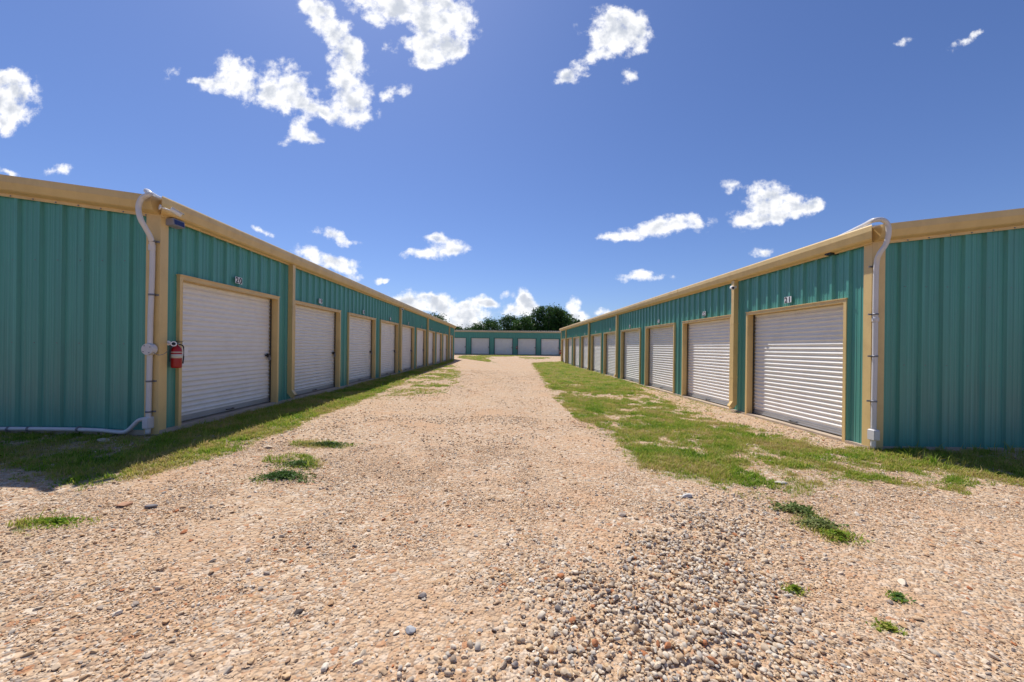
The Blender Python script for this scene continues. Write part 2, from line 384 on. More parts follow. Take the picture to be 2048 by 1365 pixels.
# ------------------------------------------------------------------ ground
def ground():
    xs = np.concatenate([np.linspace(-2500, -60, 12)[:-1], np.linspace(-60, -12, 13)[:-1], np.arange(-12, -6.5, .2), np.arange(-6.5, 6.8, .045), np.arange(6.8, 12, .2), np.linspace(12, 60, 13), np.linspace(60, 2500, 12)[1:]])
    ys = np.concatenate([np.linspace(-2500, -20, 10)[:-1], np.linspace(-20, 0, 11)[:-1], np.arange(0, 8, .045), np.arange(8, 16, .12), np.arange(16, 40, .35), np.linspace(40, 60, 30), np.linspace(62, 120, 12), np.linspace(150, 3000, 12)])
    X, Y = np.meshgrid(xs, ys); Z = gz(X, Y)
    Z = np.where(np.abs(X) > 300, Z, Z)
    nx, ny = len(xs), len(ys)
    co = np.stack([X.ravel(), Y.ravel(), Z.ravel()], 1).astype(np.float32)
    i = np.arange(ny-1)[:, None]*nx + np.arange(nx-1)[None, :]
    q = np.stack([i, i+1, i+nx+1, i+nx], -1).reshape(-1, 4)
    me = bpy.data.meshes.new('ground')
    me.vertices.add(len(co)); me.vertices.foreach_set('co', co.ravel())
    me.loops.add(q.size); me.loops.foreach_set('vertex_index', q.ravel().astype(np.int32))
    me.polygons.add(len(q)); me.polygons.foreach_set('loop_start', (np.arange(len(q))*4).astype(np.int32))
    me.polygons.foreach_set('use_smooth', np.ones(len(q), bool))
    me.update(); me.validate()
    a = me.attributes.new('grass', 'FLOAT', 'POINT'); a.data.foreach_set('value', grass_field(X.ravel(), Y.ravel()).astype(np.float32))
    pile = soft(X.ravel(), Y.ravel(), P_PILE, .3, 9)
    a = me.attributes.new('pile', 'FLOAT', 'POINT'); a.data.foreach_set('value', pile.astype(np.float32))
    out = ((np.abs(X.ravel()) > 16) | (Y.ravel() > 58) | (Y.ravel() < -12)).astype(np.float32)
    a = me.attributes.new('field', 'FLOAT', 'POINT'); a.data.foreach_set('value', out)
    # material
    m = bpy.data.materials.new('packed_gravel_drive'); m.use_nodes = True
    nt = m.node_tree; N = nt.nodes.new; L = nt.links.new
    b = nt.nodes['Principled BSDF']; b.inputs['Roughness'].default_value = .95; b.inputs['Specular IOR Level'].default_value = .2
    gm = N('ShaderNodeNewGeometry'); pos = gm.outputs['Position']
    def noise(s, d=5, r=.6):
        n = N('ShaderNodeTexNoise'); n.inputs['Scale'].default_value = s; n.inputs['Detail'].default_value = d; n.inputs['Roughness'].default_value = r; L(pos, n.inputs['Vector']); return n.outputs['Fac']
    def mix(f, A, B, bt='MIX'):
        x = N('ShaderNodeMix'); x.data_type = 'RGBA'; x.blend_type = bt
        for s, v in (('Factor', f), ('A', A), ('B', B)):
            if isinstance(v, (tuple, float)): x.inputs[s].default_value = v
            else: L(v, x.inputs[s])
        return x.outputs['Result']
    def mr(v, a, b_, c=0, d=1):
        x = N('ShaderNodeMapRange'); x.interpolation_type = 'SMOOTHSTEP'; L(v, x.inputs[0])
        for k, q in enumerate((a, b_, c, d)): x.inputs[k+1].default_value = q
        return x.outputs[0]
    def attr(n):
        x = N('ShaderNodeAttribute'); x.attribute_name = n; return x.outputs['Fac']
    dirt = mix(mr(noise(.7), .38, .62), (.58, .355, .20, 1), (.58, .40, .25, 1))
    dirt = mix(mr(noise(2.3, 6, .7), .55, .75, 0, .6), dirt, (.56, .30, .15, 1))
    # crushed stone as cells
    v1 = N('ShaderNodeTexVoronoi'); v1.inputs['Scale'].default_value = 62; v1.inputs['Randomness'].default_value = 1; L(pos, v1.inputs['Vector'])
    v2 = N('ShaderNodeTexVoronoi'); v2.inputs['Scale'].default_value = 27; L(pos, v2.inputs['Vector'])
    def ramp(col):
        r = N('ShaderNodeValToRGB'); r.color_ramp.interpolation = 'CONSTANT'
        s = N('ShaderNodeSeparateColor'); L(col, s.inputs[0]); L(s.outputs[0], r.inputs[0])
        els = [(0, (.58, .41, .26, 1)), (.2, (.66, .50, .34, 1)), (.36, (.44, .28, .17, 1)), (.5, (.52, .43, .33, 1)), (.62, (.52, .33, .18, 1)), (.74, (.72, .61, .48, 1)), (.88, (.32, .22, .15, 1)), (.95, (.45, .20, .09, 1))]
        cr = r.color_ramp
        cr.elements[0].position = 0; cr.elements[0].color = els[0][1]; cr.elements[1].position = els[1][0]; cr.elements[1].color = els[1][1]
        for p, c in els[2:]:
            e = cr.elements.new(p); e.color = c
        return r.outputs[0]
    st = mix(mr(noise(9, 2), .45, .55), ramp(v1.outputs['Color']), ramp(v2.outputs['Color']))
    cover = mr(noise(1.1, 6, .7), .36, .56, .25, .8)
    c = mix(cover, dirt, st)
    soil = mix(mr(noise(6), .4, .6), (.36, .27, .15, 1), (.22, .23, .08, 1))
    gr = attr('grass')
    c = mix(mr(gr, .1, .8, 0, .85), c, soil)
    c = mix(attr('field'), c, mix(mr(noise(.35), .4, .6), (.10, .14, .035, 1), (.20, .19, .07, 1)))
    hs = N('ShaderNodeHueSaturation'); hs.inputs['Saturation'].default_value = .97; hs.inputs['Value'].default_value = .92; L(c, hs.inputs['Color']); c = hs.outputs[0]
    L(c, b.inputs['Base Color'])
    h1 = N('ShaderNodeMath'); h1.operation = 'MULTIPLY'; L(v1.outputs['Distance'], h1.inputs[0]); h1.inputs[1].default_value = -.012
    h2 = N('ShaderNodeMath'); h2.operation = 'MULTIPLY_ADD'; L(v2.outputs['Distance'], h2.inputs[0]); h2.inputs[1].default_value = -.02; L(h1.outputs[0], h2.inputs[2])
    h3 = N('ShaderNodeMath'); h3.operation = 'MULTIPLY_ADD'; L(noise(14, 6, .7), h3.inputs[0]); h3.inputs[1].default_value = .014; L(h2.outputs[0], h3.inputs[2])
    bp = N('ShaderNodeBump'); bp.inputs['Distance'].default_value = 1; bp.inputs['Strength'].default_value = .9; L(h3.outputs[0], bp.inputs['Height']); L(bp.outputs[0], b.inputs['Normal'])
    me.materials.append(m)
    return link('ground', me, kind='structure', label='tan gravel and dirt drive between the storage buildings')
ground()

# ------------------------------------------------------------------ ribbed wall panels
def rib(s):
    """R-panel profile height at distance s along the wall, 0.305 m pitch"""
    p = s % .305
    return p
RB = [(0, 0), (.018, .036), (.062, .036), (.080, 0), (.142, 0), (.150, .005), (.166, .005), (.174, 0), (.212, 0), (.220, .005), (.236, .005), (.244, 0)]
def rib_points(a, b, off=0.0):
    pts = []
    k = math.floor((a-off)/.305)-1
    while off+k*.305 < b+.4:
        for (s, h) in RB: pts.append((off+k*.305+s, h))
        k += 1
    def h_at(x):
        for (s0, h0), (s1, h1) in zip(pts, pts[1:]):
            if s0 <= x <= s1: return h0+(h1-h0)*(x-s0)/(s1-s0+1e-9)
        return 0
    out = [(a, h_at(a))] + [q for q in pts if a < q[0] < b] + [(b, h_at(b))]
    return out
def wall_mesh(a, b, z0, z1, fn, material, off=0.0):
    """fn(s, out, z) -> local point; z1 may be a function of s"""
    m = MB(); P = rib_points(a, b, off)
    top = z1 if callable(z1) else (lambda s: z1)
    for (s0, h0), (s1, h1) in zip(P, P[1:]):
        m.quad(fn(s0, h0, z0), fn(s1, h1, z0), fn(s1, h1, top(s1)), fn(s0, h0, top(s0)))
    return m.mesh('wall_panel', material)

SLOPE = .128
HE = 3.13      # eave height above slab (top of gutter)
OPW, OPH, FT = 2.37, 2.11, .052     # door opening width, height, frame face width

def door_meshes(latch):
    D = {}
    c = MB(); w = OPW/2-.012; pitch = .0775
    prof = [(0, 0), (.36, 0), (.46, .005), (.58, .014), (.70, .0165), (.82, .014), (.93, .005)]
    zz = []; n = int((OPH+.05-.09)/pitch)+1
    for k in range(n):
        for t, h in prof: zz.append((.10+(k+t)*pitch, h))
    zz = [q for q in zz if q[0] < OPH+.06]
    for (z0, h0), (z1, h1) in zip(zz, zz[1:]):
        c.quad((-w, .19-h0, z0), (w, .19-h0, z0), (w, .19-h1, z1), (-w, .19-h1, z1), smooth=True)
    # shadow-catching ends of the curtain
    for s in (-1, 1):
        c.quad((s*w, .19, .10), (s*w, .20, .10), (s*w, .20, OPH), (s*w, .19, OPH))
    D['curtain'] = c.mesh('curtain', M_DOOR, auto=50)
    b = MB(); b.box((-w, .168, .015), (w, .196, .075)); b.box((-w, .150, .030), (w, .168, .037)); b.box((-w, .178, .075), (w, .19, .10))
    D['bottom_bar'] = b.mesh('bottom_bar', M_ALU)
    r = MB(); r.box((-OPW/2-.03, .215, 0), (OPW/2+.03, .235, OPH+.06)); 
    D['shade_plate'] = r.mesh('gap_shade_backing', M_DARK)  # black sheet stands in for the shade behind the curtain edges
    g2 = MB(); g2.box((-.0175, .150, .0), (.0175, .158, OPH)); D['guide'] = g2.mesh('guide_rail_shade', M_DARK)  # guide rails as black strips, the slot's shade put into their colour
    if latch:
        l = MB(); x0 = OPW/2-.17
        l.box((x0, .148, .95), (x0+.17, .172, .975)); l.box((x0+.015, .140, .925), (x0+.10, .150, 1.0)); 
        D['latch'] = l.mesh('latch', M_BLACK)
        p = MB(); p.box((x0+.045, .105, .87), (x0+.095, .135, .925)); p.tube(catmull([(x0+.055, .12, .92), (x0+.055, .12, .955), (x0+.07, .12, .97), (x0+.085, .12, .955), (x0+.085, .12, .92)], 3), .005, 6)
        D['padlock'] = p.mesh('padlock', M_STRAP)
    h = MB(); h.tube(catmull([(-.08, .17, .05), (-.075, .13, .05), (0, .12, .05), (.075, .13, .05), (.08, .17, .05)], 3), .008, 6)
    D['handle'] = h.mesh('handle', M_BLACK)
    return D

def digit_meshes():
    out = {}
    for ch in '0123456789':
        cu = bpy.data.curves.new('digit', 'FONT'); cu.body = ch; cu.size = .150; cu.offset = .0026; cu.extrude = .0012; cu.align_x = 'CENTER'
        ob = bpy.data.objects.new('digit', cu); COL.objects.link(ob)
        bpy.context.view_layer.update()
        me = bpy.data.meshes.new_from_object(ob.evaluated_get(bpy.context.evaluated_depsgraph_get()))
        bpy.data.objects.remove(ob); me.name = 'digit'; me.materials.clear(); me.materials.append(M_INK)
        out[ch] = me
    return out
DIG = digit_meshes()
_pm = MB(); _pm.box((-.046, -.003, -.008), (.046, 0, .116)); PLATE = _pm.mesh('digit_tile', M_WHITE)

def build(rt, L, W, doors, spouts, numbers, latch, trim, dmesh, end='near0', far=False, SLOPE=SLOPE):
    """canonical building: door wall on local y=0 facing -y, from x=0 to x=L, W deep. doors: left edges of the openings"""
    V = Vector
    front = lambda s, o, z: V((s, -o, z))
    wt = HE-.02
    # door wall: piers and headers
    edges = [0.0]
    segs = []
    x = 0.0
    for i, d in enumerate(doors):
        segs.append((x, d, -.02)); segs.append((d, d+OPW, OPH)); x = d+OPW
    segs.append((x, L, -.02))
    for a, b, z0 in segs:
        link('wall_panel', wall_mesh(a, b, z0, wt, front, M_TEAL), rt)
    # end walls in sheets 0.915 wide
    roofz = lambda y: wt + SLOPE*min(y, W-y)
    for e in (0, L):
        sgn = -1 if e == 0 else 1
        y = 0.0
        while y < W-1e-6:
            y1 = min(y+.915, W)
            fn = (lambda s, o, z, e=e, sgn=sgn: V((e+sgn*o, s, z)))
            me = None
            m = MB(); P = rib_points(y, y1, .06)
            if y < W/2 < y1: 
                P = sorted(P+[(W/2, 0)], key=lambda q: q[0])
                P = [(s, h) if s != W/2 else (s, P[max(0, k-1)][1]) for k, (s, h) in enumerate(P)]
            for (s0, h0), (s1, h1) in zip(P, P[1:]):
                m.quad(fn(s0, h0, -.02), fn(s1, h1, -.02), fn(s1, h1, roofz(s1)), fn(s0, h0, roofz(s0)))
            link('wall_panel', m.mesh('wall_panel', M_TEAL), rt)
            y = y1
        # rows of screw heads along the girts
        m = MB()
        for zr in (1.17, 2.30):
            k = 0
            while .06+.041+k*.305 < W:
                yy_ = .06+.11+k*.305; k += 1
                if yy_ > W: break
                c = V((e+sgn*.0, yy_, zr)); q = V((sgn, 0, 0))
                m.box((min(e, e+sgn*.006), yy_-.006, zr-.006), (max(e, e+sgn*.006), yy_+.006, zr+.006))
        link('screw_row', m.mesh('screw_row', M_STRAP), rt, kind='stuff')
    # back wall
    link('wall_panel', wall_mesh(0, L, -.02, wt, lambda s, o, z: V((s, W+o, z)), M_TEAL), rt)
    # roof
    for side in (0, 1):
        m = MB(); P = rib_points(-.04, L+.04)
        f = (lambda s, o, t: V((s, -.05+t*(W/2+.05) if side == 0 else W+.05-t*(W/2+.05), wt+.035+o+SLOPE*(-.05+t*(W/2+.05)))))
        for (s0, h0), (s1, h1) in zip(P, P[1:]): m.quad(f(s0, h0, 0), f(s1, h1, 0), f(s1, h1, 1), f(s0, h0, 1))
        link('roof', m.mesh('roof', M_ROOF), rt)
    # slab
    m = MB(); m.box((-.03, -.05, -.5), (L+.03, W+.05, 0.0)); link('foundation', m.mesh('foundation', M_CONC), rt)
    # gutters with mitred ends
    gp = [(0, HE-.235), (.028, HE-.235), (.03, HE-.215), (.105, HE-.205), (.128, HE-.185), (.150, HE-.09), (.150, HE-.02), (.138, HE+.0), (.128, HE-.01), (0, HE-.01)]
    k = 1
    for back in (0, 1):
        m = MB()
        ext = .02
        def R(x, sg):
            return [V((x+sg*(.035+o), (-(.036+o)) if not back else (W+.036+o), z)) for o, z in gp]
        m.sweep(None, [R(0, -1), R(L, 1)])
        go = link('gutter', m.mesh('gutter', trim), rt)
        xs_ = 6.1
        while xs_ < L-1:
            m = MB(); yq = (lambda o: (-(.036+o)) if not back else (W+.036+o))
            m.sweep(None, [[V((xs_+dx_, yq(o*1.02+.002), z+(.002 if z > HE-.1 else -.002))) for o, z in gp] for dx_ in (-.02, .02)])
            link('gutter_joint', m.mesh('gutter_joint', trim), go); xs_ += 6.1
    # rake trims
    for e in (0, L):
        sg = -1 if e == 0 else 1
        for side in (0, 1):
            m = MB()
            def R(t, y):
                return [V((e+sg*(.036+o), y, z+SLOPE*t)) for o, z in ((0, HE-.255), (.012, HE-.255), (.014, HE-.215), (.10, HE-.195), (.118, HE-.18), (.150, HE-.09), (.150, HE+.0), (0, HE+.01))]
            if side == 0: m.sweep(None, [R(0, -.038), R(W/2, W/2)])
            else: m.sweep(None, [R(0, W+.038), R(W/2, W/2+.001)])
            link('rake_trim', m.mesh('rake_trim', trim), rt)
            # screws in the lower flange
            m = MB(); y = .15
            while y < W/2:
                yy_ = y if side == 0 else W-y
                xx = e+sg*.049; zz_ = HE-.236+SLOPE*y
                m.box((min(xx, xx+sg*.006), yy_-.008, zz_-.008), (max(xx, xx+sg*.006), yy_+.008, zz_+.008)); y += .305
            link('screw_row', m.mesh('screw_row', M_STRAP), rt, kind='stuff')
    # corner trims
    for cx in (0, L):
        for cy in (0, W):
            sx = -1 if cx == 0 else 1; sy = -1 if cy == 0 else 1
            m = MB()
            # L section folded around the corner, standing 37 mm off the sheet
            a, b_ = .145, .08
            pts = [(cx-sx*b_, cy+sy*.0), (cx-sx*b_, cy+sy*.046), (cx+sx*.046, cy+sy*.046), (cx+sx*.046, cy-sy*a), (cx+sx*.0, cy-sy*a)]
            lo = [V((p, q, -.05)) for p, q in pts]; hi = [V((p, q, HE-.2)) for p, q in pts]
            m.sweep(None, [lo, hi])
            link('corner_trim', m.mesh('corner_trim', trim), rt)
    # door frames and doors
    fm = MB()
    w2 = OPW/2
    for s in (-1, 1):
        x0, x1 = (s*w2, s*(w2+FT)); x0, x1 = min(x0, x1), max(x0, x1)
        fm.box((x0, -.050, -.03), (x1, -.0, OPH+FT))
        xa, xb = (s*w2, s*(w2+.012)); fm.box((min(xa, xb), 0.0, -.0), (max(xa, xb), .22, OPH+.06))
    fm.box((-w2, -.050, OPH), (w2, 0, OPH+FT))
    fm.box((-w2, 0.0, OPH+.0), (w2, .15, OPH+.012))
    fme = fm.mesh('door_frame', M_TRIMTEAL if far else M_GOLD)
    # small flange over the head
    hm = MB(); hm.box((-w2-FT-.012, -.062, OPH+FT), (w2+FT+.012, 0, OPH+FT+.014)); hme = hm.mesh('head_flashing', M_TRIMTEAL if far else M_GOLD)
    for i, d in enumerate(doors):
        c = (d+OPW/2, 0, 0)
        link('door_frame', fme, rt, c); link('head_flashing', hme, rt, c)
        dr = link('roll_up_door', dmesh['curtain'], rt, (c[0], -.075, 0))
        link('bottom_bar', dmesh['bottom_bar'], dr); link('gap_shade_backing', dmesh['shade_plate'], dr); [link('guide_rail_shade', dmesh['guide'], dr, (q_*(OPW/2-.0175), 0, 0)) for q_ in (-1, 1)]; link('handle', dmesh['handle'], dr)
        if latch:
            link('latch', dmesh['latch'], dr); link('padlock', dmesh['padlock'], dr)
        if numbers:
            for k, ch in enumerate(numbers[i]):
                tx = c[0]+(-.044+.088*k)
                t = link('digit_tile', PLATE, rt, (tx, -.046, OPH+FT+.085)); t.scale = (.95, 1, .92)
                link('digit', DIG[ch], t, (0, -.005, .003), (math.pi/2, 0, 0))
    # downspouts
    if spouts:
        m = MB(); m.box((-.05, -.135, .28), (.05, -.036, HE-.215))
        # offset kick-out
        lo = [V((-.05, -.036, .14)), V((.05, -.036, .14)), V((.05, -.135, .20)), V((-.05, -.135, .20))]
        md = [V((-.05, -.036, .28)), V((.05, -.036, .28)), V((.05, -.135, .28)), V((-.05, -.135, .28))]
        ou = [V((-.05, -.125, .035)), V((.05, -.125, .035)), V((.05, -.205, .10)), V((-.05, -.205, .10))]
        m.sweep(None, [md, lo, ou])
        sme = m.mesh('downspout', trim)
        sb = MB(); sb.box((-.056, -.139, -.02), (.056, -.033, .02)); sbm = sb.mesh('bracket', trim)
        for x in spouts:
            o = link('downspout', sme, rt, (x, 0, 0))
            for z in (.75, 1.95): link('bracket', sbm, o, (0, 0, z))

DL = door_meshes(True); DR = door_meshes(False)
LX, LY0, LY1, LZ = -4.71, 5.32, 36.6, .215
RX, RY0, RY1, RZ = 5.28, 5.61, 35.9, .045
left_doors = [5.65+3.05*k-LY0 for k in range(10)]
right_doors = [RY1-(6.02+3.02*k+OPW) for k in range(10)][::-1]
lr = root('storage_building', (LX, LY0, LZ), math.pi/2, label='teal metal storage building left of the drive, its door wall in shade, door 20 nearest', cat='building')
build(lr, LY1-LY0, 9.2, left_doors, [8.47-LY0, 17.4-LY0, 23.65-LY0, 33.0-LY0], ['20','19','18','17','16','15','14','13','12','11'], True, M_GOLD, DL)
rr = root('storage_building', (RX, RY1, RZ), -math.pi/2, label='teal metal storage building right of the drive, sun on its white doors, door 21 nearest', cat='building')
build(rr, RY1-RY0, 9.2, right_doors, [RY1-8.80, RY1-17.95, RY1-23.9, RY1-32.8], ['30','29','28','27','26','25','24','23','22','21'], False, M_GOLD, DR)
FYY = 51.0
fx0 = -4.35-3.05*2
fr = root('storage_building', (fx0-.45, FYY, .44), 0, label='low teal storage building closing the far end of the drive, white doors in shade', cat='building')
build(fr, 3.05*8+.6, 9.2, [.45+.05+3.05*k for k in range(8)], [], None, True, M_BEIGE, DL, far=True, SLOPE=.02)

# ------------------------------------------------------------------ conduits on the end walls
def pipe_thing(name, label, path, r, strap_idx, box_list, mirror=1):
    t = root(name, path[-1], label=label, cat='pipe', group='white conduits at the near corners of the buildings')
    o = Vector(path[-1])
    P = [Vector(p)-o for p in path]
    m = MB(); m.tube(catmull(P, 6), r, 14); link('conduit', m.mesh('conduit', M_PVC), t)
    return t, o
OUT = .165
def conduit(label, pts, Y, straps, extras, zlo, lead):
    """pts photo pixels on the end wall plane, lead: points before them over the roof"""
    base = at_y(*pts[-1], Y)
    t = root('conduit_pipe', base, label=label, cat='pipe')
    P = [Vector(p)-base for p in lead] + [at_y(x, y, Y-OUT*float(np.clip((540-y)/60, 0, 1) if x > 1000 else np.clip((490-y)/50, 0, 1)))-base for x, y in pts]
    m = MB(); m.tube(catmull(P, 7), .031, 14); link('pipe_run', m.mesh('pipe_run', M_PVC), t)
    for (x, y) in straps:
        if y < 500: Y_ = Y-.02
        else: Y_ = Y
        c = at_y(x, y, Y_)-base
        m = MB(); m.lathe([(.031, -.012), (.0355, -.012), (.0355, .012), (.031, .012)], c, n=16); m.box((c.x-.068, c.y+.03, c.z-.011), (c.x+.068, c.y+.042, c.z+.011))
        link('strap', m.mesh('strap', M_STRAP), t)
    for (x, y, h) in extras:        # couplings
        c = at_y(x, y, Y)-base
        m = MB(); m.lathe([(.031, -h), (.038, -h), (.039, -h*.8), (.039, h*.8), (.038, h), (.031, h)], c, n=16); link('coupling', m.mesh('coupling', M_PVC), t)
    return t, base
YL = LY0-.04-.045
tl, bl = conduit('white conduit down the left building corner, with a round junction box halfway',
    [(300,388),(284,397),(277,415),(281,438),(292,458),(302,478),(305,500),(304,560),(301,640),(300,700),(298,780),(297,835),(296,868)], YL,
    [(304,483),(303,590),(298,763),(297,824)], [(304,496,.04)], 0,
    [(LX-.30, LY0+3.0, 3.44), (LX-.28, LY0+1.2, 3.44), (LX-.20, LY0+.25, 3.445), (LX-.14, LY0-.05, 3.45)])
c = at_y(301, 699, YL)-bl
m = MB(); m.lathe([(.0, .045), (.06, .045), (.078, .03), (.08, -.02), (.075, -.045), (0.0, -.046)], c+Vector((0, -.01, 0)), axis='Y', n=24)
jb = link('junction_box', m.mesh('junction_box', M_PVC, auto=40), tl)
m = MB()
for a in range(4):
    q = c+Vector((.055*math.cos(a*1.571+.6), -.059, .055*math.sin(a*1.571+.6))); m.box(q-Vector((.006, .004, .006)), q+Vector((.006, .002, .006)))
m.box(c+Vector((-.105, -.02, -.022)), c+Vector((-.07, .02, .022)))
link('screw', m.mesh('screw', M_STRAP), jb)
m = MB(); m.tube(catmull([c+Vector((.06, -.03, -.04)), c+Vector((.12, -.02, -.075)), c+Vector((.19, -.01, -.06)), c+Vector((.235, .01, -.01))], 5), .004, 6)
link('cable', m.mesh('cable', M_STRAP), tl)
def body_box(c, t, w=.055, h=.085):
    m = MB()
    rings = []
    for z, s in ((-h, .7), (-h*.85, 1), (h*.85, 1), (h, .7)):
        rings.append([c+Vector((sx*w*s, sy*.05*s, z)) for sx, sy in ((-1, -1), (1, -1), (1, 1), (-1, 1))])
    m.sweep(None, rings); m.box(c+Vector((-w*.8, -.056, -h*.7)), c+Vector((w*.8, -.05, h*.7)))
    link('access_fitting', m.mesh('access_fitting', M_PVC), t)
body_box(at_y(297, 846, YL)-bl, tl, .040, .080)
# horizontal run along the left end wall
hp = [at_y(x, y, YL+.005) for x, y in [(291,838),(278,841),(268,850),(256,861),(242,865),(200,861),(140,859),(60,858),(0,858),(-90,858),(-240,859),(-420,861)]]
t = root('conduit_pipe', hp[-1], label='white conduit running low along the left end wall just above the grass', cat='pipe')
m = MB(); m.tube(catmull([p-hp[-1] for p in hp], 6), .026, 12); link('pipe_run', m.mesh('pipe_run', M_PVC), t)
for x in (18, 58, 157):
    q = at_y(x, 858.3, YL+.005)-hp[-1]; m = MB(); m.lathe([(.030, -.012), (.0345, -.012), (.0345, .012), (.030, .012)], q, axis='X', n=14); link('strap', m.mesh('strap', M_STRAP), t)
YR = RY0-.04-.045
tr, br = conduit('white conduit curving over the gutter beside door 21 and down the right end wall',
    [(1748,441),(1764,440),(1775,449),(1777,468),(1771,490),(1759,508),(1753,530),(1751,600),(1750,700),(1748,800),(1747,860),(1746,896)], YR,
    [(1752,533),(1751,629),(1750,713),(1748,803)], [(1751,640,.03)], 0,
    [(RX+.30, RY0+3.4, 3.27), (RX+.24, RY0+1.2, 3.27), (RX+.06, RY0+.3, 3.27), (RX-.02, RY0+.02, 3.275)])
body_box(at_y(1747, 870, YR)-br, tr, .042, .078)

# ------------------------------------------------------------------ fire extinguishers
def extinguisher(loc, rz, label):
    """stands off a wall; local -y is the outward direction"""
    t = root('fire_extinguisher', loc, rz, label=label, cat='fire extinguisher', group='fire extinguishers on the storage buildings')
    m = MB(); m.lathe([(0, 0), (.066, 0), (.074, .012), (.076, .03), (.076, .27), (.070, .31), (.05, .345), (.028, .36), (.024, .375), (0, .376)], (0, -.11, 0), n=24)
    link('cylinder', m.mesh('cylinder', M_RED, auto=50), t)
    m = MB(); m.lathe([(.0765, .16), (.0772, .16), (.0772, .225), (.0765, .225)], (0, -.11, 0), n=24); link('paper_label', m.mesh('paper_label', M_PAPER), t)
    m = MB(); m.lathe([(.0765, .25), (.0772, .25), (.0772, .265), (.0765, .265)], (0, -.11, 0), n=24); link('label_band', m.mesh('label_band', M_PAPER), t)
    m = MB(); m.lathe([(.018, .372), (.022, .38), (.022, .40), (.012, .41), (0, .412)], (0, -.11, 0), n=12)
    m.box((-.012, -.20, .405), (.012, -.09, .415)); m.box((-.010, -.21, .43), (.010, -.10, .438), Matrix.Rotation(0, 4, 'X')); m.box((-.01, -.108, .405), (.01, -.098, .44))
    link('valve_handle', m.mesh('valve_handle', M_BLACK), t)
    m = MB(); m.lathe([(0, -.008), (.022, -.008), (.024, 0), (.022, .008), (0, .008)], (.03, -.12, .39), axis='Y', n=14); link('gauge', m.mesh('gauge', M_WHITE), t)
    m = MB(); m.tube(catmull([(.02, -.125, .39), (.07, -.16, .36), (.085, -.17, .26), (.078, -.165, .15), (.06, -.17, .07)], 5), .010, 8, ); link('hose', m.mesh('hose', M_BLACK), t)
    m = MB(); m.box((-.02, -.034, .10), (.02, -.0, .40)); m.box((-.02, -.06, .36), (.02, -.034, .37)); link('bracket', m.mesh('bracket', M_STRAP), t)
    return t
ex = at_x(342, 737, LX+.11)
e1 = extinguisher((LX+.0, 5.50, ex.z+.0), math.pi/2, 'red fire extinguisher hanging on the corner of the left building beside door 20')
m = MB(); m.box((.05, -.20, .19), (.13, -.197, .335)); link('inspection_tag', m.mesh('inspection_tag', M_WHITE), e1); e1.scale = (.80, .85, .86)
extinguisher((at_y(1033.5, 690, FYY).x, FYY-.04, .44+.75), 0, 'red and white fire extinguisher between two white doors of the far building')
q = at_y(1124, 703, RY1)
extinguisher((RX-.03, RY1-.3, .045+.8), -math.pi/2, 'small red fire extinguisher at the far end of the right building')

# ------------------------------------------------------------------ cameras and lamps
def bullet(loc, aim, label, L=.13, r=.032, mount=None, hood=True, name='security_camera', body=M_WHITE):
    t = root(name, loc, label=label, cat='security camera')
    a = Vector(aim).normalized(); Rm = a.to_track_quat('Y', 'Z').to_matrix().to_4x4()
    m = MB(); m.lathe([(0, -L/2), (r*.8, -L/2), (r, -L*.4), (r, L*.46), (r*.86, L*.5), (r*.80, L*.47), (0, L*.47)], axis='Y', n=18)
    m.v = [tuple(Rm @ Vector(v)) for v in m.v]; link('camera_body', m.mesh('camera_body', body, auto=40), t)
    m = MB(); m.lathe([(0, L*.475), (r*.62, L*.475), (r*.60, L*.482), (0, L*.485)], axis='Y', n=16)
    m.v = [tuple(Rm @ Vector(v)) for v in m.v]; link('lens', m.mesh('lens', M_BLACK), t)
    if hood:
        m = MB(); m.box((-r*1.05, -L*.5, r*.95), (r*1.05, L*.62, r*1.12)); m.v = [tuple(Rm @ Vector(v)) for v in m.v]; link('sun_hood', m.mesh('sun_hood', body), t)
    if mount is not None:
        mv = Vector(mount)-Vector(loc); m = MB(); m.tube([Vector((0, 0, 0)), mv*.6, mv], .010, 8); n_ = mv.normalized()
        m.tube([mv*.93, mv], .033, 16); link('mount_arm', m.mesh('mount_arm', body), t)
    return t
# on the left gutter corner
pc = at_x(352, 425, LX+.29)
bullet(pc, (.55, .6, -.42), 'small white camera on the tan gutter at the near corner of the left building', .13, .028, mount=(LX+.19, pc.y-.14, pc.z+.02))
# pair beside the extinguisher
p1 = Vector((LX+.15, 5.385, at_x(333, 688, LX+.15).z))
bullet(p1, (.62, -.78, 0), 'round white horn facing the camera beside the red extinguisher on the left building', .09, .036, mount=(LX+.04, 5.42, p1.z+.01), hood=False)
p2 = Vector((LX+.10, 5.56, p1.z+.06))
# right building downspout camera
p3 = Vector((RX-.19, 8.72, at_x(1480, 572, RX-.19).z))
bullet(p3, (-.25, -1, -.25), 'white round camera near the top of the first downspout of the right building', .12, .042, mount=(RX-.1, 8.76, p3.z+.02), hood=False)
p4 = Vector((LX+.19, 17.32, at_x(797, 616, LX+.19).z))
bullet(p4, (.25, -1, -.3), 'tiny white camera atop the second downspout of the left building', .12, .042, mount=(LX+.1, 17.36, p4.z+.02), hood=False)
